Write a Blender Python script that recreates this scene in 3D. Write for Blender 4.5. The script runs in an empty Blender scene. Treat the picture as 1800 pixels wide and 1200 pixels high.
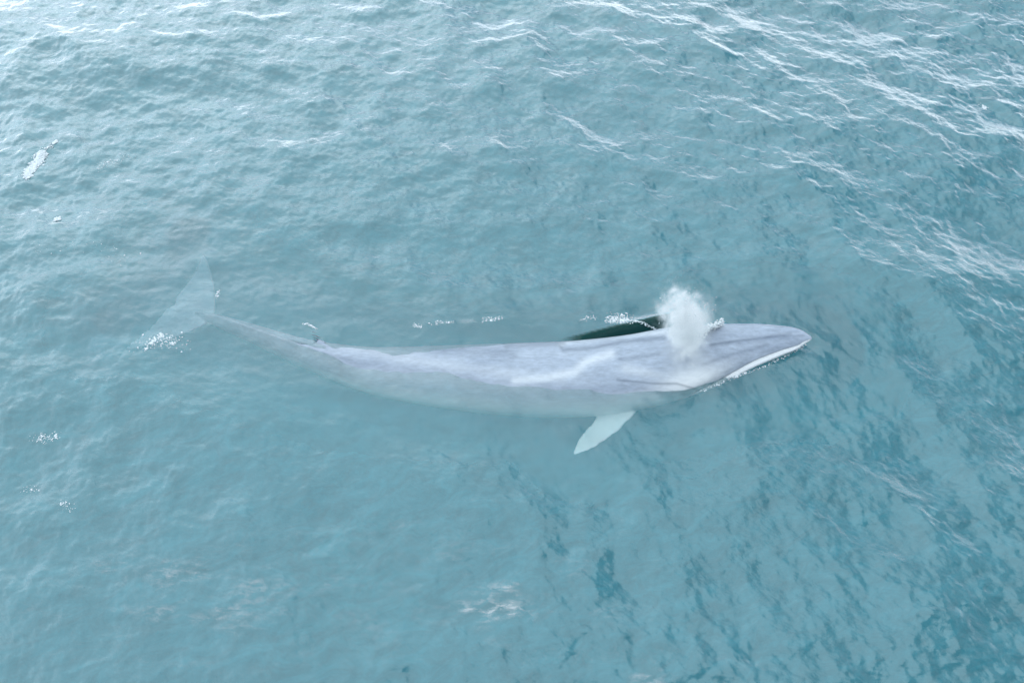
import bpy, bmesh, math, random
import numpy as np
from mathutils import Vector, Matrix

sc = bpy.context.scene
C = sc.collection
R_ = math.radians
random.seed(7); RNG = np.random.default_rng(11)

# ------------------------------------------------------------------ camera
PITCH = R_(54.0)            # looking down from a drone
DIST = 22.7
FPX = 1386.0                # focal length in photo pixels (photo 1800 x 1200)
CAM = np.array([0.0, -DIST*math.cos(PITCH), DIST*math.sin(PITCH)])
FWD = np.array([0.0, math.cos(PITCH), -math.sin(PITCH)])
UPV = np.array([0.0, math.sin(PITCH), math.cos(PITCH)])
cd = bpy.data.cameras.new('camera'); cam = bpy.data.objects.new('camera', cd); C.objects.link(cam)
cam.location = CAM; cam.rotation_euler = (math.pi/2 - PITCH, 0, 0)
cd.sensor_width = 36.0; cd.lens = 36.0*FPX/1800.0
cd.clip_start = 0.1; cd.clip_end = 20000
sc.camera = cam

# ------------------------------------------------------------------ sky, sun, exposure
SUN_EL, SUN_AZ = R_(66), R_(-54)          # azimuth measured from +Y towards +X
w = bpy.data.worlds.new('World'); sc.world = w; w.use_nodes = True
nt = w.node_tree; N = nt.nodes; L = nt.links
w.cycles.sampling_method = 'NONE'
bg = N['Background']; bg.inputs[1].default_value = 0.064
sky = N.new('ShaderNodeTexSky'); sky.sky_type = 'NISHITA'; sky.sun_disc = False
sky.dust_density = 0.3; sky.sun_elevation = SUN_EL; sky.sun_rotation = SUN_AZ
tc = N.new('ShaderNodeTexCoord')
# an even cover of broken cloud over the whole sky, projected on a flat cloud deck
sep = N.new('ShaderNodeSeparateXYZ'); L.new(tc.outputs['Generated'], sep.inputs[0])
zc = N.new('ShaderNodeMath'); zc.operation = 'MAXIMUM'; L.new(sep.outputs['Z'], zc.inputs[0]); zc.inputs[1].default_value = 0.0
za = N.new('ShaderNodeMath'); za.operation = 'ADD'; L.new(zc.outputs[0], za.inputs[0]); za.inputs[1].default_value = 0.25
dv = N.new('ShaderNodeVectorMath'); dv.operation = 'DIVIDE'; L.new(tc.outputs['Generated'], dv.inputs[0])
cz = N.new('ShaderNodeCombineXYZ')
for i in range(3): L.new(za.outputs[0], cz.inputs[i])
L.new(cz.outputs[0], dv.inputs[1])
cn = N.new('ShaderNodeTexNoise'); cn.inputs['Scale'].default_value = 6.5; cn.inputs['Detail'].default_value = 7
cn.inputs['Roughness'].default_value = 0.66; L.new(dv.outputs[0], cn.inputs['Vector'])
cr = N.new('ShaderNodeMapRange'); cr.interpolation_type = 'SMOOTHSTEP'
cr.inputs[1].default_value = 0.42; cr.inputs[2].default_value = 0.56
cr.inputs[3].default_value = 0.0; cr.inputs[4].default_value = 0.95
L.new(cn.outputs[0], cr.inputs[0])
mx = N.new('ShaderNodeMixRGB'); L.new(cr.outputs[0], mx.inputs[0]); L.new(sky.outputs[0], mx.inputs[1])
hzn = N.new('ShaderNodeMapRange'); hzn.interpolation_type = 'SMOOTHSTEP'; L.new(zc.outputs[0], hzn.inputs[0])   # cloud is brighter towards the hazy horizon
hzn.inputs[1].default_value = 0.0; hzn.inputs[2].default_value = 0.92; hzn.inputs[3].default_value = 2.9; hzn.inputs[4].default_value = 1.0
cc_ = N.new('ShaderNodeVectorMath'); cc_.operation = 'SCALE'; cc_.inputs[0].default_value = (5.9, 6.8, 7.5); L.new(hzn.outputs[0], cc_.inputs['Scale'])
L.new(cc_.outputs[0], mx.inputs[2])
L.new(mx.outputs[0], bg.inputs[0])

sl = bpy.data.lights.new('sun', 'SUN'); sl.energy = 1.4; sl.angle = R_(97); sl.color = (0.85, 0.97, 1.0)
sun = bpy.data.objects.new('sun', sl); C.objects.link(sun)
sdir = Vector((math.sin(SUN_AZ)*math.cos(SUN_EL), math.cos(SUN_AZ)*math.cos(SUN_EL), math.sin(SUN_EL)))
sun.rotation_euler = sdir.to_track_quat('Z', 'Y').to_euler(); sun.location = (0, 0, 60)

vs = sc.view_settings
vs.view_transform = 'Standard'; vs.look = 'None'; vs.gamma = 1; vs.exposure = 0.62; vs.use_curve_mapping = False
cy = sc.cycles
cy.max_bounces = 11; cy.transmission_bounces = 6; cy.volume_bounces = 9; cy.diffuse_bounces = 1
cy.glossy_bounces = 2; cy.transparent_max_bounces = 8
cy.caustics_refractive = True; cy.caustics_reflective = False; cy.blur_glossy = 0.2
cy.use_adaptive_sampling = False
cy.use_denoising = True
try:
    cy.denoiser = 'OPENIMAGEDENOISE'; cy.denoising_input_passes = 'RGB_ALBEDO_NORMAL'
except Exception: pass
cy.volume_step_rate = 1.0; cy.volume_max_steps = 128

# ------------------------------------------------------------------ pixel -> place
def ray(px, py):
    d = FWD*FPX + np.array([1.0, 0, 0])*(px-900) + UPV*(600-py)
    return d/np.linalg.norm(d)
def place(px, py, z=0.0):
    """point seen at photo pixel (px,py) at height z"""
    d = ray(px, py)
    return CAM + d*((z-CAM[2])/d[2])
def project(P):
    v = P - CAM
    zz = v @ FWD
    return 900 + FPX*v[:, 0]/zz, 600 - FPX*(v @ UPV)/zz
def sstep(a, b, x):
    t = np.clip((x-a)/(b-a), 0, 1); return t*t*(3-2*t)

# ------------------------------------------------------------------ node helpers
def mat(name):
    m = bpy.data.materials.new(name); m.use_nodes = True
    nt = m.node_tree
    for n in list(nt.nodes): nt.nodes.remove(n)
    out = nt.nodes.new('ShaderNodeOutputMaterial')
    def add(t, **kw):
        n = nt.nodes.new('ShaderNode'+t)
        for k, v in kw.items(): setattr(n, k, v)
        return n
    def link(a, b): nt.links.new(a, b)
    return m, out, add, link
def mathn(add, link, op, a, b=None, c=None, clamp=False):
    n = add('Math', operation=op, use_clamp=clamp)
    for i, v in enumerate((a, b, c)):
        if v is None: continue
        if isinstance(v, (int, float)): n.inputs[i].default_value = v
        else: link(v, n.inputs[i])
    return n.outputs[0]

# ------------------------------------------------------------------ the whale's axis (snout -> fluke notch)
#  px, py of the middle of the silhouette, its width in px, height of the back above the water
ST = [(1427, 594, 5, 0.34), (1408, 594, 31, 0.44), (1370, 598, 55, 0.58), (1300, 611, 86, 0.68), (1215, 629, 113, 0.66),
      (1120, 652, 124, 0.44), (1040, 663, 128, 0.32), (900, 666, 122, 0.25), (800, 662, 108, 0.20), (650, 649, 80, 0.05),
      (560, 628, 64, -0.04), (440, 585, 46, -0.28), (348, 551, 26, -0.72)]
axis_pts, radii = [], []
for px, py, wd, top in ST:
    r = wd/2*0.0165
    for _ in range(4):
        zc_ = top - r*(0.80 if 640 < px < 1220 else 0.95)
        p = place(px, py, zc_)
        r = wd/2*((p-CAM) @ FWD)/FPX
    axis_pts.append(p); radii.append(r)
axis_pts = np.array(axis_pts); radii = np.array(radii); tops = np.array([s[3] for s in ST])
chord = np.concatenate([[0], np.cumsum(np.linalg.norm(np.diff(axis_pts, axis=0), axis=1))])
def pchip(x, y, xq):
    x = np.asarray(x, float); y = np.asarray(y, float)
    if y.ndim == 1: return pchip(x, y[:, None], xq)[:, 0]
    h = np.diff(x)[:, None]; d = np.diff(y, axis=0)/h
    m = np.zeros_like(y)
    m[1:-1] = (d[:-1]*h[1:]+d[1:]*h[:-1])/(h[:-1]+h[1:])
    m[0] = d[0]; m[-1] = d[-1]
    k = np.clip(np.searchsorted(x, xq, 'right')-1, 0, len(x)-2)
    t = ((xq-x[k])/(x[k+1]-x[k]))[:, None]; hh = h[k]
    return ((2*t**3-3*t**2+1)*y[k] + (t**3-2*t**2+t)*hh*m[k] + (-2*t**3+3*t**2)*y[k+1] + (t**3-t**2)*hh*m[k+1])
LEN = chord[-1]
print('whale length', LEN, 'max radius', radii.max())
S_ST = chord/LEN
NS = 170
sq = np.concatenate([np.linspace(0, 0.02, 10, endpoint=False), np.linspace(0.02, 1, NS-10)])
AX = pchip(S_ST, axis_pts, sq); RAD = np.maximum(pchip(S_ST, radii, sq), 0.02)
# rounded snout
RAD = np.where(sq < 0.0181, np.maximum(RAD, 0.0), RAD)
TAN = np.gradient(AX, axis=0); TAN /= np.linalg.norm(TAN, axis=1)[:, None]   # points to the tail
ROLL = R_(9.0)
UPW = np.tile(np.array([0, 0, 1.0]), (len(sq), 1))
RGT = np.cross(TAN, UPW)                      # tail x up
RGT /= np.linalg.norm(RGT, axis=1)[:, None]
if RGT[len(sq)//2, 1] > 0: RGT = -RGT         # RGT = the side towards the camera (whale's right)
UPB = np.cross(RGT, TAN)
UPB *= np.sign(UPB[:, 2])[:, None]
cr_, sr_ = math.cos(ROLL), math.sin(ROLL)
UPB, RGT = UPB*cr_ + RGT*sr_, RGT*cr_ - UPB*sr_

def half_sizes(s, r):
    """half width, height above axis, height below axis"""
    tail = sstep(0.62, 0.97, s)
    flat = sstep(0.08, 0.25, s)*(1-sstep(0.6, 0.8, s))
    hw = r*(1.0 - 0.42*tail)*(1+0.10*flat) * (1 + 0.02*np.exp(-((s-0.2)/0.1)**2))
    up = r*(1-0.22*flat)*(1.0 + 0.12*tail)*(1-0.30*np.exp(-((s-0.05)/0.09)**2))
    dn = r*(1-0.22*flat)*(1.0 + 0.12*tail)*(1-0.10*np.exp(-((s-0.03)/0.05)**2))
    e = 1-0.6*sstep(0.93, 1.0, s)
    return hw, up*e, dn*e
HW, HU, HD = half_sizes(sq, RAD)
def mouth_phi(s): return R_(25) - R_(29)*sstep(0.08, 0.215, s)

NP = 120
def ring(i):
    s = sq[i]; ph = np.linspace(0, 2*math.pi, NP, endpoint=False)   # 0 = camera side, 90 = up
    c, sn = np.cos(ph), np.sin(ph)
    x = HW[i]*c; z = np.where(sn > 0, HU[i], HD[i])*sn
    headf = float(1-sstep(0.17, 0.24, s))*float(sstep(0.0, 0.012, s))
    # rostrum: flatter deck and a low median ridge
    phs = np.where(ph > math.pi, ph-2*math.pi, ph)
    afold = np.where(np.abs(phs) > math.pi/2, math.pi-np.abs(phs), np.abs(phs))*np.sign(phs)   # elevation on either side
    k = np.ones_like(ph)
    if headf > 0:
        up_m = np.clip(sn, 0, 1)
        z = np.where(sn > 0, z*(1-0.10*headf*up_m**4), z)
        z += headf*0.045*np.exp(-(x/0.05)**2)*(sn > 0)
        pm = float(mouth_phi(np.array(s)))
        d = afold - pm
        g = np.exp(-(d/0.045)**2)
        lip = np.exp(-((d+0.22)/0.16)**2)
        k = 1 + headf*(-0.07*g + 0.055*lip - 0.02*np.exp(-((d-0.2)/0.15)**2))
    # blowhole guard: a raised hump in front of the two slits
    if 0.13 < s < 0.24:
        a = math.exp(-((s-0.178)/0.016)**2)
        z += (sn > 0)*a*0.10*np.exp(-(x/0.17)**2)
        b = math.exp(-((s-0.192)/0.014)**2)
        z -= (sn > 0)*b*0.05*(np.exp(-((x-0.09)/0.035)**2)+np.exp(-((x+0.09)/0.035)**2))
    # ridge along the back behind the middle, keel below the tail
    rid = float(sstep(0.5, 0.72, s))
    z += (sn > 0)*rid*0.07*np.exp(-(x/(0.12*max(HW[i], .1)+.04))**2)
    # throat pleats
    if 0.03 < s < 0.52:
        pl = float(sstep(0.03, 0.07, s)*(1-sstep(0.45, 0.52, s)))
        m = sstep(-0.45, -0.7, afold)
        k = k*(1 - 0.012*pl*m*(np.sin(afold*40)**2))
    return AX[i] + (RGT[i][None]*(x*k)[:, None]) + UPB[i][None]*(z*k)[:, None]

verts, faces = [], []
for i in range(len(sq)):
    verts.extend(ring(i).tolist())
for i in range(len(sq)-1):
    for j in range(NP):
        a = i*NP+j; b = i*NP+(j+1) % NP
        faces.append((a, b, b+NP, a+NP))
faces.append(tuple(range(NP-1, -1, -1))); faces.append(tuple(range((len(sq)-1)*NP, len(sq)*NP)))

def blade(centers, chords, thicks, chord_dirs, normals, n=20):
    """closed lofted fin; chord_dirs point to the leading edge"""
    base = len(verts)
    for c, ch, th, cdv, nv in zip(centers, chords, thicks, chord_dirs, normals):
        for q in range(n):
            a = 2*math.pi*q/n
            u = math.cos(a); v = math.sin(a)
            prof = v*th*(0.75+0.25*u)      # fatter in front
            verts.append(tuple(np.array(c)+np.array(cdv)*u*ch/2+np.array(nv)*prof/2))
    m = len(centers)
    for i in range(m-1):
        for q in range(n):
            a = base+i*n+q; b = base+i*n+(q+1) % n
            faces.append((a, b, b+n, a+n))
    faces.append(tuple(base+q for q in range(n-1, -1, -1))); faces.append(tuple(base+(m-1)*n+q for q in range(n)))
def unit(v): v = np.asarray(v, float); return v/np.linalg.norm(v)
def axis_at(s):
    i = int(np.argmin(np.abs(sq-s))); return i

# flippers
ir = axis_at(0.285)
tipR = place(1008, 797, -0.85); rootR = AX[ir]+RGT[ir]*HW[ir]*0.6-UPB[ir]*HD[ir]*0.3
def flipper(root, tip, side):
    span = tip-root; ln = np.linalg.norm(span); sd = unit(span)
    fw = -TAN[ir]; fw = unit(fw - sd*(fw @ sd)); nv = unit(np.cross(sd, fw))
    ts = np.linspace(0, 1, 22); ce, ch, th, cdv, nn = [], [], [], [], []
    for t in ts:
        wch = (1+0.04*math.sin(17*t)+0.03*math.sin(31*t+1))*0.84*(1-0.25*t)*(1-np.clip((t-0.55)/0.45, 0, 1)**2.2*0.86)*(0.95+0.12*math.exp(-((t-.3)/.2)**2))
        bow = 0.07*math.sin(math.pi*t*0.9)       # leading edge bows forward
        ce.append(root+span*t+fw*bow*(1-0.2*t)); ch.append(max(wch, 0.07)); th.append(max(0.2*(1-t)**.8, 0.055)); cdv.append(fw); nn.append(nv)
    blade(ce, ch, th, cdv, nn)
flipper(rootR, tipR, 1)
rootL = AX[ir]-RGT[ir]*HW[ir]*0.55-UPB[ir]*HD[ir]*0.45
loc = tipR-AX[ir]
tipL = AX[ir] - RGT[ir]*(loc @ RGT[ir])*0.55 + UPB[ir]*(loc @ UPB[ir]-1.3) + TAN[ir]*(loc @ TAN[ir])*0.9
flipper(rootL, tipL, -1)

# dorsal fin
idf = axis_at(0.735)
bF = AX[idf] + UPB[idf]*HU[idf]*0.8
tipD = place(541, 571, 0.17)
dd = tipD-bF
ts = np.linspace(0, 1, 14); ce, ch, th, cdv, nn = [], [], [], [], []
for t in ts:
    cc = bF + dd*(0.35*t+0.65*t*t*1.0) + UPB[idf]*(0.30*(t-t*t))*0.6
    ce.append(cc); ch.append(1.05*(1-t)**1.15+0.09); th.append(0.16*(1-t)+0.05); cdv.append(unit(-TAN[idf]+UPB[idf]*0.25*0)); nn.append(RGT[idf])
blade(ce, ch, th, cdv, nn)

# flukes
nt_i = len(sq)-1
root = AX[nt_i]
tdir = unit(root-AX[nt_i-12])
tips = [place(222, 612, -1.25), place(357, 448, -1.6)]
FL = []
for tip in tips:
    span = tip-root
    ts = np.linspace(0, 1, 26); ce, ch, th, cdv, nn = [], [], [], [], []
    fw = -tdir
    up = np.array([0, 0, 1.0])
    for t in ts:
        wch = 1.85*(1-t)**0.62*(1-0.25*t)*(1-0.2*math.exp(-(t/0.07)**2)) + 0.08
        lead_sweep = 0.18*math.sin(math.pi*t)
        c = root + tdir*(0.25)*(1-t) + span*t + fw*(lead_sweep)
        c = c + np.array([0, 0, -0.05*t*t])
        ce.append(c); ch.append(wch); th.append(max(0.24*(1-t)**1.2, 0.06)); cdv.append(fw); nn.append(up)
    blade(ce, ch, th, cdv, nn)

me = bpy.data.meshes.new('whale_raw'); me.from_pydata(verts, [], faces)
bm = bmesh.new(); bm.from_mesh(me); bmesh.ops.recalc_face_normals(bm, faces=bm.faces); bm.to_mesh(me); bm.free()
tmp = bpy.data.objects.new('whale_raw', me); C.objects.link(tmp)
md = tmp.modifiers.new('r', 'REMESH'); md.mode = 'VOXEL'; md.voxel_size = 0.026; md.use_smooth_shade = True
ms = tmp.modifiers.new('s', 'SMOOTH'); ms.factor = 0.5; ms.iterations = 4
dg = bpy.context.evaluated_depsgraph_get()
wm = bpy.data.meshes.new_from_object(tmp.evaluated_get(dg)); wm.name = 'whale'
bpy.data.objects.remove(tmp)
nv_ = len(wm.vertices); print('whale verts', nv_)
V = np.empty(nv_*3, np.float32); wm.vertices.foreach_get('co', V); V = V.reshape(-1, 3).astype(float)
VN = np.empty(nv_*3, np.float32); wm.vertices.foreach_get('normal', VN); VN = VN.reshape(-1, 3).astype(float)
# body coordinates of every vertex
near = np.empty(nv_, int)
for a in range(0, nv_, 20000):
    dd_ = ((V[a:a+20000, None, :]-AX[None])**2).sum(2); near[a:a+20000] = dd_.argmin(1)
off = V-AX[near]
lat = (off*RGT[near]).sum(1); ver = (off*UPB[near]).sum(1)
sv = sq[near] + (off*TAN[near]).sum(1)/LEN
elev = np.degrees(np.arctan2(ver, np.abs(lat)))       # -90 belly .. +90 back
right = sstep(-0.1, 0.1, lat)
isflip = (np.abs(lat) > np.interp(sv, sq, HW)*1.12) & (sv > 0.2) & (sv < 0.5)
PX, PY = project(V)
facing = ((CAM-V)*VN).sum(1) > 0
def poly(points, width):
    """1 on a line drawn over the camera-side skin, 0 beyond width (px)"""
    best = np.full(nv_, 1e9); P = np.array(points, float)
    for a, b in zip(P[:-1], P[1:]):
        ab = b-a; t = np.clip(((PX-a[0])*ab[0]+(PY-a[1])*ab[1])/(ab @ ab), 0, 1)
        best = np.minimum(best, np.hypot(PX-a[0]-t*ab[0], PY-a[1]-t*ab[1]))
    return np.exp(-(best/width)**2)*facing
pm = np.degrees(mouth_phi(sv))
pale = sstep(40-44*(1-right), 4-44*(1-right), elev)*sstep(0.12, 0.2, sv)*(1-sstep(0.80, 0.93, sv))*0.95
jaw = right*sstep(2, -2, elev-pm)*(1-sstep(0.205, 0.225, sv))
throat = sstep(-35, -55, elev)*(1-sstep(0.2, 0.25, sv))
blaze = right*np.exp(-((sv-0.20)/0.048)**2)*np.exp(-((elev-26)/24)**2)*0.95
pale = np.maximum.reduce([pale, jaw, throat, blaze, isflip*1.0])
pale = np.maximum(pale, 0.40*poly([(905, 668), (960, 664), (1010, 654), (1029, 636), (1074, 622)], 8))
pale = np.maximum(pale, 0.16*poly([(590, 603), (640, 612), (700, 628), (800, 644), (930, 662), (990, 664)], 11))
pale = np.maximum(pale, 0.28*poly([(985, 606), (1005, 597), (1100, 588), (1165, 584)], 5))
pale = np.maximum(pale, 0.25*poly([(1100, 648), (1160, 660), (1215, 664)], 9))
dark = np.zeros(nv_)
dark = np.maximum(dark, 0.55*poly([(983, 606), (990, 615), (1045, 611), (1093, 601), (1167, 593)], 4))
dark = np.maximum(dark, 0.50*poly([(890, 608), (950, 604), (990, 603)], 6))
dark = np.maximum(dark, 0.40*poly([(1090, 631), (1125, 628), (1158, 621)], 4))
dark = np.maximum(dark, 0.55*poly([(1085, 667), (1100, 669), (1151, 674), (1190, 674), (1224, 684)], 2.2))
dark = np.maximum(dark, 0.30*poly([(640, 604), (800, 612), (900, 622)], 10))
dark = np.maximum(dark, 0.9*np.exp(-((elev-pm)/1.6)**2)*(1-sstep(0.19, 0.215, sv))*(sv > 0.004))
dark = np.maximum(dark, 0.45*poly([(1250, 606), (1300, 598), (1390, 586)], 3))
dark = np.maximum(dark, 0.35*poly([(1235, 640), (1290, 622), (1350, 606)], 4))
dark = np.maximum(dark, (np.hypot(V[:, 0]-tipD[0], V[:, 1]-tipD[1]) < 0.6)*sstep(-0.04, 0.03, V[:, 2])*(near > 0)*1.15)
dark = np.maximum(dark, 0.12*sstep(0.965, 0.99, sv))
bl = np.exp(-((sv-0.193)/0.006)**2)*np.exp(-((np.abs(lat)-0.09)/0.035)**2)*(elev > 40)
dark = np.maximum(dark, bl)
for nm, arr in (('pale', pale), ('mark', dark), ('station', sv)):
    at = wm.attributes.new(nm, 'FLOAT', 'POINT'); at.data.foreach_set('value', arr.astype(np.float32))
whale = bpy.data.objects.new('whale', wm); C.objects.link(whale)
whale['label'] = 'slender grey whale with white right jaw surfacing in the blue sea'
whale['category'] = 'whale'

m, out, add, link = mat('whale_skin')
p = add('BsdfPrincipled'); link(p.outputs[0], out.inputs[0])
ap = add('Attribute', attribute_name='pale'); am = add('Attribute', attribute_name='mark'); as_ = add('Attribute', attribute_name='station')
geo = add('NewGeometry')
n1 = add('TexNoise'); n1.inputs['Scale'].default_value = 1.6; n1.inputs['Detail'].default_value = 7; n1.inputs['Roughness'].default_value = 0.62
n2 = add('TexNoise'); n2.inputs['Scale'].default_value = 9; n2.inputs['Detail'].default_value = 6; n2.inputs['Roughness'].default_value = 0.7
mp = add('Mapping'); mp.inputs['Scale'].default_value = (0.45, 1.3, 1.3); link(geo.outputs['Position'], mp.inputs[0])
link(mp.outputs[0], n1.inputs[0]); link(mp.outputs[0], n2.inputs[0])
ramp = add('ValToRGB'); link(n1.outputs[0], ramp.inputs[0])
ramp.color_ramp.elements[0].position = 0.3; ramp.color_ramp.elements[0].color = (0.30, 0.35, 0.435, 1)
ramp.color_ramp.elements[1].position = 0.72; ramp.color_ramp.elements[1].color = (0.46, 0.515, 0.60, 1)
fine = add('MixRGB', blend_type='MULTIPLY'); fine.inputs[0].default_value = 1
link(ramp.outputs[0], fine.inputs[1])
fr = add('MapRange'); fr.inputs[1].default_value = 0.3; fr.inputs[2].default_value = 0.7; fr.inputs[3].default_value = 0.82; fr.inputs[4].default_value = 1.18
link(n2.outputs[0], fr.inputs[0]); link(fr.outputs[0], fine.inputs[2])
# pale amount, edge broken up by noise
pn = mathn(add, link, 'MULTIPLY_ADD', mathn(add, link, 'SUBTRACT', n2.outputs[0], 0.5), 0.7, 1.0)
pa = mathn(add, link, 'MULTIPLY', ap.outputs['Fac'], pn, clamp=True)
mixp = add('MixRGB'); link(pa, mixp.inputs[0]); link(fine.outputs[0], mixp.inputs[1]); mixp.inputs[2].default_value = (0.97, 0.98, 0.98, 1)
mixd = add('MixRGB'); link(mathn(add, link, 'MULTIPLY', am.outputs['Fac'], 0.85), mixd.inputs[0]); link(mixp.outputs[0], mixd.inputs[1]); mixd.inputs[2].default_value = (0.09, 0.115, 0.16, 1)
link(mixd.outputs[0], p.inputs['Base Color'])
p.inputs['Roughness'].default_value = 0.3; p.inputs['IOR'].default_value = 1.5
b1 = add('Bump'); b1.inputs['Strength'].default_value = 0.25; b1.inputs['Distance'].default_value = 0.02
link(n2.outputs[0], b1.inputs['Height']); link(b1.outputs[0], p.inputs['Normal'])
wm.materials.clear(); wm.materials.append(m)

# ------------------------------------------------------------------ the sea: a wave field from a directional spectrum
NF, TL = 2048, 62.0
kx = np.fft.fftfreq(NF, TL/NF)*2*math.pi
KX, KY = np.meshgrid(kx, kx, indexing='xy'); K = np.hypot(KX, KY); K[0, 0] = 1
TH = np.arctan2(KY, KX)
def field(lmin, lmax, mss, wind, iso, seed, pw=4.0):
    r = np.random.default_rng(seed)
    lam = 2*math.pi/K
    band = sstep(lmin*0.7, lmin*1.3, lam)*(1-sstep(lmax*0.75, lmax*1.3, lam)); band[0, 0] = 0
    spread = iso + (1-iso)*np.cos((TH-wind)/1.0)**2*1.6
    A = np.sqrt(band*spread)*K**(-pw/2)
    H = A*(r.normal(size=K.shape)+1j*r.normal(size=K.shape))
    h = np.fft.fft2(H)
    sx = np.fft.fft2(1j*KX*H); sy = np.fft.fft2(1j*KY*H)
    f = math.sqrt(mss/(sx.real.var()+sy.real.var()))
    dx = np.fft.fft2(1j*KX/K*H); dy = np.fft.fft2(1j*KY/K*H)
    return [a.real.astype(np.float32)*f for a in (h, dx, dy)]
WIND = R_(58)
F_SW = field(4.0, 16.0, 0.0035, R_(60), 0.25, 3, 4.2)
F_MID = field(0.9, 4.0, 0.0125, WIND, 0.45, 5, 4.0)
F_HI = field(0.10, 0.9, 0.0300, WIND, 0.40, 9, 3.3)
def samp(F, x, y):
    u = (np.asarray(x)/TL*NF) % NF; v = (np.asarray(y)/TL*NF) % NF
    i0 = np.floor(u).astype(int); j0 = np.floor(v).astype(int); fu = (u-i0).astype(np.float32); fv = (v-j0).astype(np.float32)
    i0 %= NF; j0 %= NF; i1 = (i0+1) % NF; j1 = (j0+1) % NF
    return [(a[j0, i0]*(1-fu)+a[j0, i1]*fu)*(1-fv)+(a[j1, i0]*(1-fu)+a[j1, i1]*fu)*fv for a in F]
AXS = AX[::6]
def axis_dist(x, y):
    """distance in plan from the whale's axis, and the station"""
    sh = np.shape(x); x = np.ravel(x); y = np.ravel(y)
    d = np.full(x.shape, 1e9, np.float32); k = np.zeros(x.shape, int)
    for i, a in enumerate(AXS):
        q = (x-a[0])**2+(y-a[1])**2; b = q < d; d[b] = q[b]; k[b] = i
    return np.sqrt(d).reshape(sh), k.reshape(sh)
MFP = 2.1
G0 = place(1165, 566); G1 = place(1003, 595)       # the steep bank of water behind the shoulder
def waves(x, y):
    far = np.hypot(x, y)
    f1 = 1-sstep(45, 120, far); f2 = 1-sstep(35, 70, far)
    d, k = axis_dist(x, y)
    calm = 0.62+0.38*sstep(1.2, 7.0, d)             # slick left round the animal
    calm_lo = 0.5+0.5*sstep(0.8, 5.0, d)
    gust = 1.12+0.1*sstep(-6, 14, x)                # breeze a little fresher to one side
    a = samp(F_SW, x, y); b = samp(F_MID, x, y); c = samp(F_HI, x+7.3, y+3.1)
    fa = 0.25*(1-sstep(150, 900, far)) + 0.75*f1
    fa = fa*calm_lo; fb = f1*calm_lo*gust; fc = f2*calm*gust
    h = a[0]*fa+b[0]*fb+c[0]*fc
    ch = 0.5
    dx = -ch*(a[1]*fa+b[1]*fb+c[1]*fc*0.5); dy = -ch*(a[2]*fa+b[2]*fb+c[2]*fc*0.5)
    # bank behind the shoulder: trough beside the back, a crest just beyond it
    g = G0[:2]-G1[:2]; gl = np.linalg.norm(g); g = g/gl; nrm = np.array([-g[1], g[0]])
    if nrm[1] < 0: nrm = -nrm
    u = ((x-G1[0])*g[0]+(y-G1[1])*g[1])/gl; v = (x-G1[0])*nrm[0]+(y-G1[1])*nrm[1]
    env = sstep(-0.25, 0.5, u)*(1-sstep(0.85, 1.35, u))
    h = h + env*(0.20*np.exp(-((v-0.22*np.clip(u, 0.15, 1))/0.18)**2)*np.clip(u, 0.2, 1) - 0.26*np.exp(-((v+0.24)/0.26)**2))
    # low bow wave spreading from the snout
    bx, by = x-AX[0][0], y-AX[0][1]
    rr = np.hypot(bx, by)
    h = h + 0.035*np.cos((rr-0.5)*5.5)*np.exp(-rr/1.3)*sstep(-1.5, 0.5, bx)
    return h, dx, dy
def DARK_REFL(x, y):  # mask of the dark reflection painted on the bank
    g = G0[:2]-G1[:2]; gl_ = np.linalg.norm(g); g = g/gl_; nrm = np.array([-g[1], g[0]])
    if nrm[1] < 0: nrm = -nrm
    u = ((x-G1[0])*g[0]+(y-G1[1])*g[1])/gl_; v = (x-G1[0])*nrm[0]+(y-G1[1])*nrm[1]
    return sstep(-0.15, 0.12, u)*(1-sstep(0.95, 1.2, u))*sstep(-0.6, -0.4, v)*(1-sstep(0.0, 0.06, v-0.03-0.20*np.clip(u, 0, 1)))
def MURKY(x, y):
    # the slick over and beside the animal is clear, the open water round it murky
    d, k = axis_dist(x, y)
    for a, b in ((AX[ir], tipR), (root, tips[0]), (root, tips[1])):
        for t in (0.2, 0.4, 0.6, 0.85):
            q_ = a+(b-a)*t; d = np.minimum(d, 0.85+np.hypot(x-q_[0], y-q_[1]))
    return 0.055+0.945*sstep(1.4, 3.8, d)
def sea_z(x, y):
    """height of the finished surface above plan point x,y"""
    x = np.atleast_1d(np.asarray(x, float)); y = np.atleast_1d(np.asarray(y, float)); u, v = x.copy(), y.copy()
    for _ in range(4):
        h, dx, dy = waves(u, v); u = x-dx; v = y-dy
    return waves(u, v)[0]

def stretched(lo, hi, steps, growth, far):
    c = [lo]
    while c[-1] < hi: c.append(c[-1]+steps(c[-1]))
    a = np.array(c); left, right_ = [], []
    s = steps(lo); p_ = lo
    while p_ > -far: s *= growth; p_ -= s; left.append(p_)
    s = steps(c[-1]); p_ = c[-1]
    while p_ < far: s *= growth; p_ += s; right_.append(p_)
    return np.concatenate([left[::-1], a, right_])
gx = stretched(-25, 25, lambda v: 0.047, 1.22, 6000)
gy = stretched(-11.5, 21, lambda v: 0.038+0.0012*(v+11.5), 1.22, 6000)
XX, YY = np.meshgrid(gx, gy)
h, dx, dy = waves(XX, YY)
W_, H_ = len(gx), len(gy); print('sea grid', W_, H_)
co = np.stack([XX+dx, YY+dy, h], -1).reshape(-1, 3)
idx = np.arange(W_*H_).reshape(H_, W_)
q = np.stack([idx[:-1, :-1], idx[:-1, 1:], idx[1:, 1:], idx[1:, :-1]], -1).reshape(-1, 4)
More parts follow.
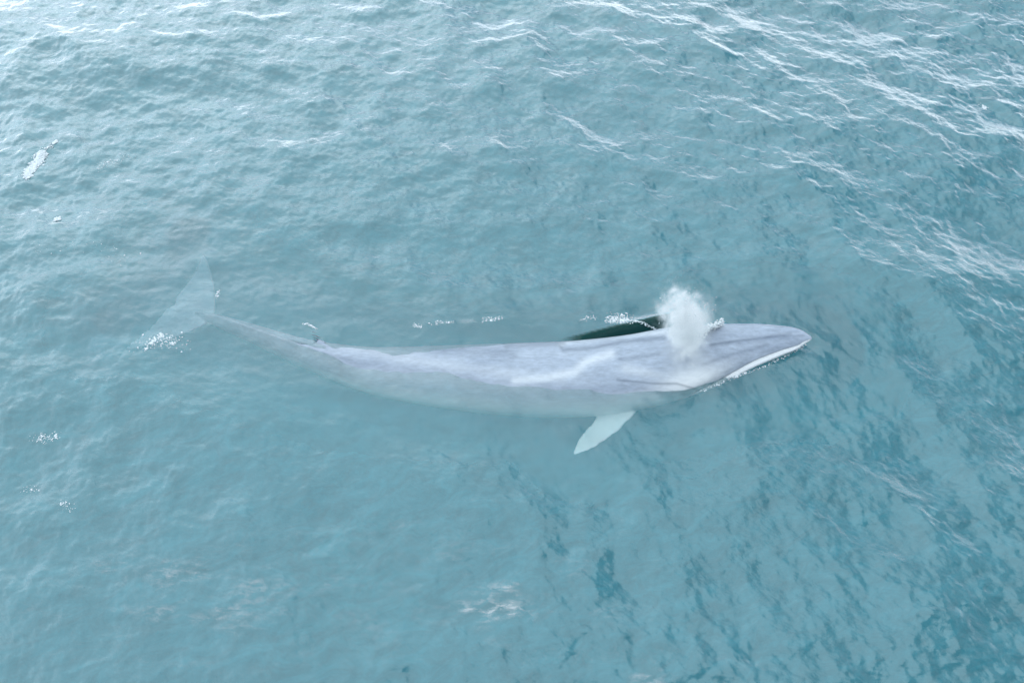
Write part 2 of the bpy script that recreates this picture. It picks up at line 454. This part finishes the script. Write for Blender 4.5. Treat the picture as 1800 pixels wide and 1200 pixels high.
# close the body of water: sides and bottom 40 m down
edge = np.concatenate([idx[0, :], idx[1:, -1], idx[-1, -2::-1], idx[-2:0:-1, 0]])
base = len(co); low = co[edge].copy(); low[:, 2] = -40
co = np.concatenate([co, low]); ne = len(edge)
lowi = base+np.arange(ne)
side = np.stack([edge, lowi, np.roll(lowi, -1), np.roll(edge, -1)], -1)
corner = lowi[[0, W_-1, W_+H_-2, 2*W_+H_-3]]      # the bed is one flat face between the corners
loops = np.concatenate([q.ravel(), side.ravel(), corner[::-1]]).astype(np.int32)
starts = np.concatenate([np.arange(len(q)+len(side))*4, [4*(len(q)+len(side))]]).astype(np.int32)
sm = bpy.data.meshes.new('sea'); sm.vertices.add(len(co)); sm.vertices.foreach_set('co', co.astype(np.float32).ravel())
sm.loops.add(len(loops)); sm.loops.foreach_set('vertex_index', loops)
sm.polygons.add(len(starts)); sm.polygons.foreach_set('loop_start', starts)
sm.update(calc_edges=True); sm.validate()
sm.polygons.foreach_set('use_smooth', np.concatenate([np.ones(len(q), bool), np.zeros(len(side)+1, bool)]))
tv = np.zeros(len(co), np.float32); tv[:W_*H_] = DARK_REFL(XX, YY).ravel()
ta = sm.attributes.new('dark_refl', 'FLOAT', 'POINT'); ta.data.foreach_set('value', tv)
uv_ = np.ones(len(co), np.float32); uv_[:W_*H_] = MURKY(XX, YY).ravel()
ub = sm.attributes.new('turbid', 'FLOAT', 'POINT'); ub.data.foreach_set('value', uv_)
# painted fill: water colour lightened round the slick, where scattered light is missing
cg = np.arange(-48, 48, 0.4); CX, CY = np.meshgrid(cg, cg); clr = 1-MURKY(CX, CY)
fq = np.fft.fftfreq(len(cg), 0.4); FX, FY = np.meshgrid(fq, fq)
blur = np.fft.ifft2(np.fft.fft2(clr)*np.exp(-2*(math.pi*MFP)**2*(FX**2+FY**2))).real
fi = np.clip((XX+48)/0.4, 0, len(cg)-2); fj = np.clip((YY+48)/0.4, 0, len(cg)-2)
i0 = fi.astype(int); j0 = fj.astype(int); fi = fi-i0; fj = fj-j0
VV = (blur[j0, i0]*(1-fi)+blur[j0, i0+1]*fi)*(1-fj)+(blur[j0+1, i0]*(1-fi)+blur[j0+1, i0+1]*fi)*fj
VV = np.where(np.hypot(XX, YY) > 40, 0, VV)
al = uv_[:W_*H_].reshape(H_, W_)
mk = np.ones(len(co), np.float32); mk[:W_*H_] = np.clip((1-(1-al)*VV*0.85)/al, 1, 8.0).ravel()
uc = sm.attributes.new('light_fill', 'FLOAT', 'POINT'); uc.data.foreach_set('value', mk)
sea = bpy.data.objects.new('sea', sm); C.objects.link(sea); sea['kind'] = 'structure'
m, out, add, link = mat('sea_water')
ROUGH, GLOSS = 0.05, 4.2
BODY = (0.022, 0.170, 0.206, 1)
rf = add('BsdfTransparent'); rf.inputs['Color'].default_value = (1, 1, 1, 1)
gl = add('BsdfGlossy'); gl.inputs['Roughness'].default_value = ROUGH; gl.inputs['Color'].default_value = (1, 1, 1, 1)
fre = add('Fresnel'); fre.inputs['IOR'].default_value = 1.333
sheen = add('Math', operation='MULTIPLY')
tb = add('Attribute', attribute_name='dark_refl'); link(mathn(add, link, 'MULTIPLY_ADD', tb.outputs['Fac'], -0.7, 1.0), sheen.inputs[1])  # sky reflection weakened where the dark one is painted
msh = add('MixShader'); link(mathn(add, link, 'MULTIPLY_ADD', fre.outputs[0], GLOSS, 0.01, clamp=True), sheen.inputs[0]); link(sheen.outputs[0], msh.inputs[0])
dif = add('BsdfDiffuse'); dif.inputs['Color'].default_value = (0.001, 0.040, 0.031, 1)   # dark reflection on the shoulder wave's wall, painted as deep green
tb = add('Attribute', attribute_name='dark_refl')
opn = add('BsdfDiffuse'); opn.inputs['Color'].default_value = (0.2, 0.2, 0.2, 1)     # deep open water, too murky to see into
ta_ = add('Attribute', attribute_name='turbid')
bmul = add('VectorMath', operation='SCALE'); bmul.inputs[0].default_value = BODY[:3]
light_fill = add('Attribute', attribute_name='light_fill');  # brightens the water colour in place of scattered light
mg = add('NewGeometry'); mgm = add('Mapping'); mgm.vector_type = 'TEXTURE'; mgm.inputs['Rotation'].default_value = (0, 0, R_(20)); mgm.inputs['Scale'].default_value = (2.0, 1, 6); link(mg.outputs['Position'], mgm.inputs[0])
mn = add('TexNoise'); mn.inputs['Scale'].default_value = 2.2; mn.inputs['Detail'].default_value = 9; mn.inputs['Roughness'].default_value = 0.74; mn.inputs['Distortion'].default_value = 0.8; link(mgm.outputs[0], mn.inputs[0])
mr = add('MapRange'); mr.inputs[1].default_value = 0.28; mr.inputs[2].default_value = 0.72; mr.inputs[3].default_value = 0.74; mr.inputs[4].default_value = 1.28; link(mn.outputs[0], mr.inputs[0])   # drifting bubbles and plankton are patchy
link(mathn(add, link, 'MULTIPLY', light_fill.outputs['Fac'], mr.outputs[0]), bmul.inputs['Scale']); link(bmul.outputs[0], opn.inputs['Color'])
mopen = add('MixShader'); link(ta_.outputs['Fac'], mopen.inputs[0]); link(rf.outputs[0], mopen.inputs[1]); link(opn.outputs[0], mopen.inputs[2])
mdark_refl = add('MixShader'); link(mathn(add, link, 'MULTIPLY', tb.outputs['Fac'], 0.9), mdark_refl.inputs[0])
link(mopen.outputs[0], mdark_refl.inputs[1]); link(dif.outputs[0], mdark_refl.inputs[2])
link(mdark_refl.outputs[0], msh.inputs[1]); link(gl.outputs[0], msh.inputs[2]); link(msh.outputs[0], out.inputs['Surface'])
geo = add('NewGeometry')
mp = add('Mapping'); mp.vector_type = 'TEXTURE'; mp.inputs['Rotation'].default_value = (0, 0, R_(-32)); mp.inputs['Scale'].default_value = (2.2, 1, 4); link(geo.outputs['Position'], mp.inputs[0])
na = add('TexNoise'); na.inputs['Scale'].default_value = 13; na.inputs['Detail'].default_value = 5; na.inputs['Roughness'].default_value = 0.6; na.inputs['Distortion'].default_value = 0.4
link(mp.outputs[0], na.inputs[0])
nb = add('TexNoise'); nb.inputs['Scale'].default_value = 0.35; nb.inputs['Detail'].default_value = 3; link(mp.outputs[0], nb.inputs[0])
gate = add('MapRange'); gate.inputs[1].default_value = 0.35; gate.inputs[2].default_value = 0.65; gate.inputs[3].default_value = 0.3; gate.inputs[4].default_value = 0.7
link(nb.outputs[0], gate.inputs[0])
bp = add('Bump'); bp.inputs['Distance'].default_value = 0.028; link(gate.outputs[0], bp.inputs['Strength']); link(na.outputs[0], bp.inputs['Height'])
for n_ in (gl, fre, dif, opn): link(bp.outputs[0], n_.inputs['Normal'])
vsct = add('VolumeScatter'); vsct.inputs['Color'].default_value = (0.028, 0.155, 0.195, 1); vsct.inputs['Density'].default_value = 1.0
vabs = add('VolumeAbsorption'); vabs.inputs['Color'].default_value = (0.80, 0.979, 0.9865, 1); vabs.inputs['Density'].default_value = 1.0
av = add('AddShader'); link(vsct.outputs[0], av.inputs[0]); link(vabs.outputs[0], av.inputs[1]); link(av.outputs[0], out.inputs['Volume'])
sm.materials.append(m)
#DETAILS
# ------------------------------------------------------------------ white water
m, out, add, link = mat('foam_white')
p = add('BsdfPrincipled'); link(p.outputs[0], out.inputs[0])
fn = add('TexNoise'); fn.inputs['Scale'].default_value = 25; fn.inputs['Detail'].default_value = 4
fg = add('NewGeometry'); link(fg.outputs['Position'], fn.inputs[0])
fc = add('ValToRGB'); link(fn.outputs[0], fc.inputs[0])
fc.color_ramp.elements[0].color = (0.70, 0.77, 0.80, 1); fc.color_ramp.elements[1].color = (0.90, 0.92, 0.93, 1)
link(fc.outputs[0], p.inputs['Base Color']); p.inputs['Roughness'].default_value = 0.6
FOAM = m
_t = (1+5**.5)/2
ICO_V = np.array([(-1, _t, 0), (1, _t, 0), (-1, -_t, 0), (1, -_t, 0), (0, -1, _t), (0, 1, _t), (0, -1, -_t), (0, 1, -_t), (_t, 0, -1), (_t, 0, 1), (-_t, 0, -1), (-_t, 0, 1)])
ICO_V /= np.linalg.norm(ICO_V[0])
ICO_F = np.array([(0, 11, 5), (0, 5, 1), (0, 1, 7), (0, 7, 10), (0, 10, 11), (1, 5, 9), (5, 11, 4), (11, 10, 2), (10, 7, 6), (7, 1, 8),
                  (3, 9, 4), (3, 4, 2), (3, 2, 6), (3, 6, 8), (3, 8, 9), (4, 9, 5), (2, 4, 11), (6, 2, 10), (8, 6, 7), (9, 8, 1)])
def blobs(name, P, Rr, flat, material, smooth=True):
    """one mesh of many small uneven clots of foam or drops of water"""
    n = len(P); r = np.random.default_rng(len(name)*7+n)
    ang = r.uniform(0, 6.28, n); sx = Rr*r.uniform(0.6, 1.7, n); sy = Rr*r.uniform(0.6, 1.3, n); sz = Rr*flat*r.uniform(0.7, 1.3, n)
    jit = 1+r.uniform(-0.25, 0.25, (n, 12, 1))
    loc = ICO_V[None]*jit*np.stack([sx, sy, sz], 1)[:, None, :]
    c, s_ = np.cos(ang)[:, None], np.sin(ang)[:, None]
    x = loc[..., 0]*c-loc[..., 1]*s_; y = loc[..., 0]*s_+loc[..., 1]*c
    vv = np.stack([x, y, loc[..., 2]], -1)+P[:, None, :]
    ff = (ICO_F[None]+(np.arange(n)*12)[:, None, None]).reshape(-1, 3)
    me = bpy.data.meshes.new(name); me.from_pydata(vv.reshape(-1, 3).tolist(), [], ff.tolist())
    if smooth: me.polygons.foreach_set('use_smooth', np.ones(len(ff), bool))
    me.materials.append(material)
    o = bpy.data.objects.new(name, me); C.objects.link(o)
    return o
def on_sea(px, py, lift=0.004):
    pts = np.array([place(a, b) for a, b in zip(px, py)])
    z = sea_z(pts[:, 0], pts[:, 1])
    # slide along the sight line onto the raised surface
    for _ in range(2):
        pts = np.array([place(a, b, 0.0) if abs(zz) < 1e-6 else (CAM+ray(a, b)*((zz-CAM[2])/ray(a, b)[2])) for a, b, zz in zip(px, py, z)])
        z = sea_z(pts[:, 0], pts[:, 1])
    pts[:, 2] = z+lift
    return pts
def foam(name, label, strokes, size, flat=0.35, lift=0.003, group=None, cat='foam', kind='stuff'):
    """strokes: (polyline px, width px, number of clots, edge falloff)"""
    X, Y = [], []
    for pl, wd, n in strokes:
        P = np.array(pl, float)
        if len(P) == 1: P = np.vstack([P, P+[[0.01, 0]]])
        sg = np.linalg.norm(np.diff(P, axis=0), axis=1); cs = np.concatenate([[0], np.cumsum(sg)])
        t = RNG.uniform(0, cs[-1], n)
        bx = np.interp(t, cs, P[:, 0]); by = np.interp(t, cs, P[:, 1])
        # clustered scatter: parents and children
        npn = max(3, n//14); par = RNG.normal(0, 1, (npn, 2)); wh = RNG.integers(0, npn, n)
        X.append(bx+wd*(0.55*RNG.normal(0, 1, n)+0.55*par[wh, 0])); Y.append(by+wd*0.75*(0.55*RNG.normal(0, 1, n)+0.55*par[wh, 1]))
    X = np.concatenate(X); Y = np.concatenate(Y)
    Rr = size*np.exp(RNG.normal(0, 0.45, len(X)))
    o = blobs(name, on_sea(X, Y, lift), Rr, flat, FOAM)
    o['label'] = label; o['category'] = cat
    if kind: o['kind'] = kind
    if group: o['group'] = group
    return o
G_ = 'patches of white foam on the water'
foam('whitecap', 'bright white breaking crest at the left edge of the sea', [([(76, 268), (66, 284), (52, 300), (47, 312)], 4.2, 2600), ([(100, 246), (82, 264)], 3, 60)], 0.022, 0.3, 0.006, G_, 'whitecap', None)
foam('foam_fleck', 'small round white foam fleck below the left whitecap', [([(98, 387), (103, 384)], 3, 70)], 0.028, 0.5, 0.008, G_)
foam('foam_patch', 'scattered white flecks floating just right of the left whitecap', [([(170, 296), (200, 284), (228, 276)], 7, 90)], 0.012, 0.4, 0.003, G_)
foam('foam_patch', 'cluster of bright foam flecks above the near tail fluke', [([(240, 608), (285, 596), (320, 602)], 13, 150), ([(262, 600), (300, 590)], 6, 70), ([(282, 592), (287, 590)], 2, 24), ([(303, 604), (307, 602)], 2, 24)], 0.015, 0.4, 0.004, G_)
foam('foam_fleck', 'small white fleck beside the far tail fluke', [([(380, 524), (386, 514)], 2.5, 30)], 0.013, 0.4, 0.004, G_)
foam('foam_patch', 'sparse flecks of foam at the left below the tail', [([(70, 775), (95, 765)], 9, 80), ([(98, 768)], 3, 30)], 0.012, 0.4, 0.003, G_)
foam('foam_patch', 'faint specks of foam at the lower left edge', [([(40, 858), (72, 856)], 8, 35), ([(110, 880), (130, 890)], 7, 50)], 0.010, 0.4, 0.003, G_)
foam('foam_patch', 'specks of foam trailing below the small round fleck', [([(60, 440), (170, 425), (230, 460)], 16, 70)], 0.009, 0.4, 0.003, G_)
foam('foam_patch', 'feathery white foam on the dark green wave behind the shoulder', [([(1068, 558), (1090, 560), (1112, 562)], 5, 260), ([(1070, 566), (1100, 566)], 5, 90), ([(1112, 563), (1140, 569), (1166, 576)], 1.2, 110)], 0.013, 0.4, 0.004, G_)
foam('foam_streak', 'white foam streak along the far side of the back', [([(850, 562), (885, 558)], 4, 110), ([(725, 572), (740, 574)], 3, 50), ([(760, 568), (800, 566)], 4, 60), ([(1020, 562), (1045, 557)], 4, 60)], 0.010, 0.4, 0.003, G_)
foam('foam_fleck', 'small white splash where the dorsal fin cuts the surface', [([(532, 569), (543, 570), (556, 578)], 1.6, 60)], 0.013, 0.4, 0.004, G_)
foam('foam_patch', 'white wash below the white jaw of the whale', [([(1232, 688), (1262, 676), (1300, 660), (1345, 643), (1385, 624), (1415, 607)], 2.0, 170), ([(1275, 665), (1305, 657)], 4, 90)], 0.014, 0.4, 0.004, G_)
foam('foam_fleck', 'tiny white crest in the upper right of the sea', [([(1724, 184), (1734, 191)], 2.2, 45)], 0.020, 0.4, 0.006, G_)

# pale films: painted glints on the near water, foam behind the back
m, out, add, link = mat('foam_glint_film')
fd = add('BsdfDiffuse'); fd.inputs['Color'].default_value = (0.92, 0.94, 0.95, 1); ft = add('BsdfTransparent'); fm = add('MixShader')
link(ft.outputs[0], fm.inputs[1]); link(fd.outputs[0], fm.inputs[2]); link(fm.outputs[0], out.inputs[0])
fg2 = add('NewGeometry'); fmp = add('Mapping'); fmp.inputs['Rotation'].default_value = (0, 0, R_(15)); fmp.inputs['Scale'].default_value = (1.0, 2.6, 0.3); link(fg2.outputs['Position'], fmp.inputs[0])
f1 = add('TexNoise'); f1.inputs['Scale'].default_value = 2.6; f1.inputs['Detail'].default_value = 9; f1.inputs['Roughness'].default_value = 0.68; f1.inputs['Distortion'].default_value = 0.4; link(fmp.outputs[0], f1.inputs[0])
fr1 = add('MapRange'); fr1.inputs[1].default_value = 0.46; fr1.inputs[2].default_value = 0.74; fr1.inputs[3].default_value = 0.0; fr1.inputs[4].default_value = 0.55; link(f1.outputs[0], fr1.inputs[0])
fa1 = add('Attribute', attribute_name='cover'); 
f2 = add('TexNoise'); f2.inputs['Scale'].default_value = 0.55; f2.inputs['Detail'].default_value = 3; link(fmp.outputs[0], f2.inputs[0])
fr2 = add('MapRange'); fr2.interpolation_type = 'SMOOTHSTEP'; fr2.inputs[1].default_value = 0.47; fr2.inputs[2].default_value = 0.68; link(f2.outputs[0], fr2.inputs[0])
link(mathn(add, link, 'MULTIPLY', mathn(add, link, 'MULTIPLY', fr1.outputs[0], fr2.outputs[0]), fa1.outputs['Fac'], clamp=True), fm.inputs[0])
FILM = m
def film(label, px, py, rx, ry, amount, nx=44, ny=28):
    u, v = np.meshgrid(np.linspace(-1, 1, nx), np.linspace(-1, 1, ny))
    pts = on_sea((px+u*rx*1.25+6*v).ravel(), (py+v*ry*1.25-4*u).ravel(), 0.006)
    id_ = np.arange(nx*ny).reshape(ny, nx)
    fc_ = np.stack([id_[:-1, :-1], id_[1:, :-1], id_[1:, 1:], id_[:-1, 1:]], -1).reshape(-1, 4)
    me = bpy.data.meshes.new('foam_glint_film'); me.from_pydata(pts.tolist(), [], fc_.tolist())
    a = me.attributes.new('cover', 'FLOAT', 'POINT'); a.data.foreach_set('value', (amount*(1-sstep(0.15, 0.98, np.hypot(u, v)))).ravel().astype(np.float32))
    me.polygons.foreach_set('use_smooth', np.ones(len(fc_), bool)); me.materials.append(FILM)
    o = bpy.data.objects.new('foam_glint_film', me); C.objects.link(o)
    o['label'] = label; o['category'] = 'foam'; o['kind'] = 'stuff'; o['group'] = 'thin films of pale foam and painted glints'
film('broken pale film of painted glints strewn over the bottom centre', 850, 1050, 270, 95, 1.0, 110, 50)
film('soft white film of painted glints below the middle of the whale', 720, 942, 90, 26, 1.0)
film('faint mottled film of painted glints over the lower left of the sea', 330, 1060, 330, 130, 0.8, 110, 50)
film('broken white film of painted glints along the bottom edge right of centre', 1170, 1185, 200, 40, 1.1, 80, 30)
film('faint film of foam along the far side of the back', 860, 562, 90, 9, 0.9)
# ------------------------------------------------------------------ the blow
ib = axis_at(0.19)
BH = AX[ib]+UPB[ib]*HU[ib]
blow = bpy.data.objects.new('blow_spray', None); C.objects.link(blow); blow.location = BH
blow['label'] = 'white misty blow bursting from the blowhole of the whale'; blow['category'] = 'spray'
top = place(1203, 512, BH[2]+2.5)-BH; print('blow lean', top)
LEANX, LEANY = top[0]/2.5, top[1]/2.5
# closed envelope round the plume
ev, ef = [], []
zs = np.linspace(-0.28, 3.0, 24); K_ = 24
for z in zs:
    t = (z+0.28)/3.28
    r = 0.25+1.05*math.sin(math.pi*min(max(t*0.9+0.08, 0), 1))**0.7
    for a in range(K_):
        an = a/K_*2*math.pi
        ev.append((LEANX*z+r*math.cos(an), LEANY*z+r*math.sin(an)-0.25*math.exp(-((z)/0.7)**2), z))
for i in range(len(zs)-1):
    for a in range(K_):
        b = (a+1) % K_; ef.append((i*K_+a, i*K_+b, (i+1)*K_+b, (i+1)*K_+a))
ef.append(tuple(range(K_-1, -1, -1))); ef.append(tuple((len(zs)-1)*K_+a for a in range(K_)))
bme = bpy.data.meshes.new('mist'); bme.from_pydata(ev, [], ef)
mist = bpy.data.objects.new('mist', bme); C.objects.link(mist); mist.parent = blow; mist['kind'] = 'stuff'
m, out, add, link = mat('blow_mist')
tc_ = add('TexCoord'); sp = add('SeparateXYZ'); link(tc_.outputs['Object'], sp.inputs[0])
M_ = lambda op, a, b=None, c=None, clamp=False: mathn(add, link, op, a, b, c, clamp)
z_ = sp.outputs['Z']
nz = add('TexNoise'); nz.inputs['Scale'].default_value = 3.2; nz.inputs['Detail'].default_value = 5; nz.inputs['Roughness'].default_value = 0.6
link(tc_.outputs['Object'], nz.inputs[0])
nzc = add('SeparateColor'); link(nz.outputs['Color'], nzc.inputs[0])
wob = M_('MULTIPLY', M_('SUBTRACT', nzc.outputs[0], 0.5), 1.3); wob2 = M_('MULTIPLY', M_('SUBTRACT', nzc.outputs[1], 0.5), 1.3)
cx = M_('SUBTRACT', sp.outputs['X'], M_('MULTIPLY', z_, LEANX)); cyy = M_('SUBTRACT', sp.outputs['Y'], M_('MULTIPLY', z_, LEANY))
cx = M_('ADD', cx, wob); cyy = M_('ADD', cyy, wob2)
# column that widens upwards and ends in a soft head
rz = add('MapRange'); link(z_, rz.inputs[0]); rz.inputs[1].default_value = 0.0; rz.inputs[2].default_value = 1.7; rz.inputs[3].default_value = 0.17; rz.inputs[4].default_value = 0.42
rr = M_('DIVIDE', M_('SQRT', M_('ADD', M_('MULTIPLY', cx, cx), M_('MULTIPLY', cyy, cyy))), rz.outputs[0])
g1 = M_('EXPONENT', M_('MULTIPLY', M_('POWER', rr, 2.0), -1.0))
hz = add('MapRange'); hz.interpolation_type = 'SMOOTHSTEP'; link(M_('ADD', z_, M_('MULTIPLY', wob2, 1.5)), hz.inputs[0]); hz.inputs[1].default_value = 2.2; hz.inputs[2].default_value = 0.9; hz.inputs[3].default_value = 0; hz.inputs[4].default_value = 1
d1 = M_('MULTIPLY', g1, hz.outputs[0])
# low veil that drifts over the side of the head
e1 = M_('DIVIDE', M_('ADD', sp.outputs['X'], 0.15), 0.5); e2 = M_('DIVIDE', M_('ADD', sp.outputs['Y'], 0.35), 0.45); e3 = M_('DIVIDE', M_('SUBTRACT', z_, 0.15), 0.4)
g2 = M_('EXPONENT', M_('MULTIPLY', M_('ADD', M_('ADD', M_('MULTIPLY', e1, e1), M_('MULTIPLY', e2, e2)), M_('MULTIPLY', e3, e3)), -1.0))
nm = add('MapRange'); link(nz.outputs[0], nm.inputs[0]); nm.inputs[1].default_value = 0.36; nm.inputs[2].default_value = 0.66; nm.inputs[3].default_value = 0.2; nm.inputs[4].default_value = 1.25
den = M_('MULTIPLY', M_('ADD', M_('MULTIPLY', d1, 24.0), M_('MULTIPLY', g2, 1.6)), nm.outputs[0])
den = M_('MAXIMUM', M_('SUBTRACT', den, 0.05), 0.0)
pv = add('VolumePrincipled'); pv.inputs['Color'].default_value = (1, 1, 1, 1); pv.inputs['Anisotropy'].default_value = 0.0
link(den, pv.inputs['Density']); link(pv.outputs[0], out.inputs['Volume'])
bme.materials.append(m)
n = 13000
zz = RNG.beta(1.6, 2.2, n)*2.1; rad = (0.08+0.34*np.clip(zz/1.7, 0, 1))*np.abs(RNG.normal(0, 0.75, n)); an = RNG.uniform(0, 6.28, n)
P = np.stack([LEANX*zz+rad*np.cos(an), LEANY*zz+rad*np.sin(an), zz+0.03], 1)
dr = blobs('droplets', P, 0.0065*np.exp(RNG.normal(0, 0.4, n)), 1.0, FOAM); dr.parent = blow; dr['kind'] = 'stuff'
# splash thrown off the far side of the blowholes
X, Y, Z = [], [], []
for i in range(380):
    t = RNG.beta(1.2, 1.2); px = 1226+46*t+RNG.normal(0, 1.6); py = 590-22*t-4*math.sin(3*t)+RNG.normal(0, 4.0*(1-0.4*t))
    zz = max(BH[2]-0.05+0.22*abs(RNG.normal()), 0.1)*(1-0.15*t); q_ = place(px, py, zz); X.append(q_)
sp_o = blobs('splash', np.array(X), 0.017*np.exp(RNG.normal(0, 0.45, len(X))), 0.9, FOAM)
sp_o['label'] = 'bright jet of splashing water beside the misty blow on the head'; sp_o['category'] = 'splash'; sp_o['kind'] = 'stuff'
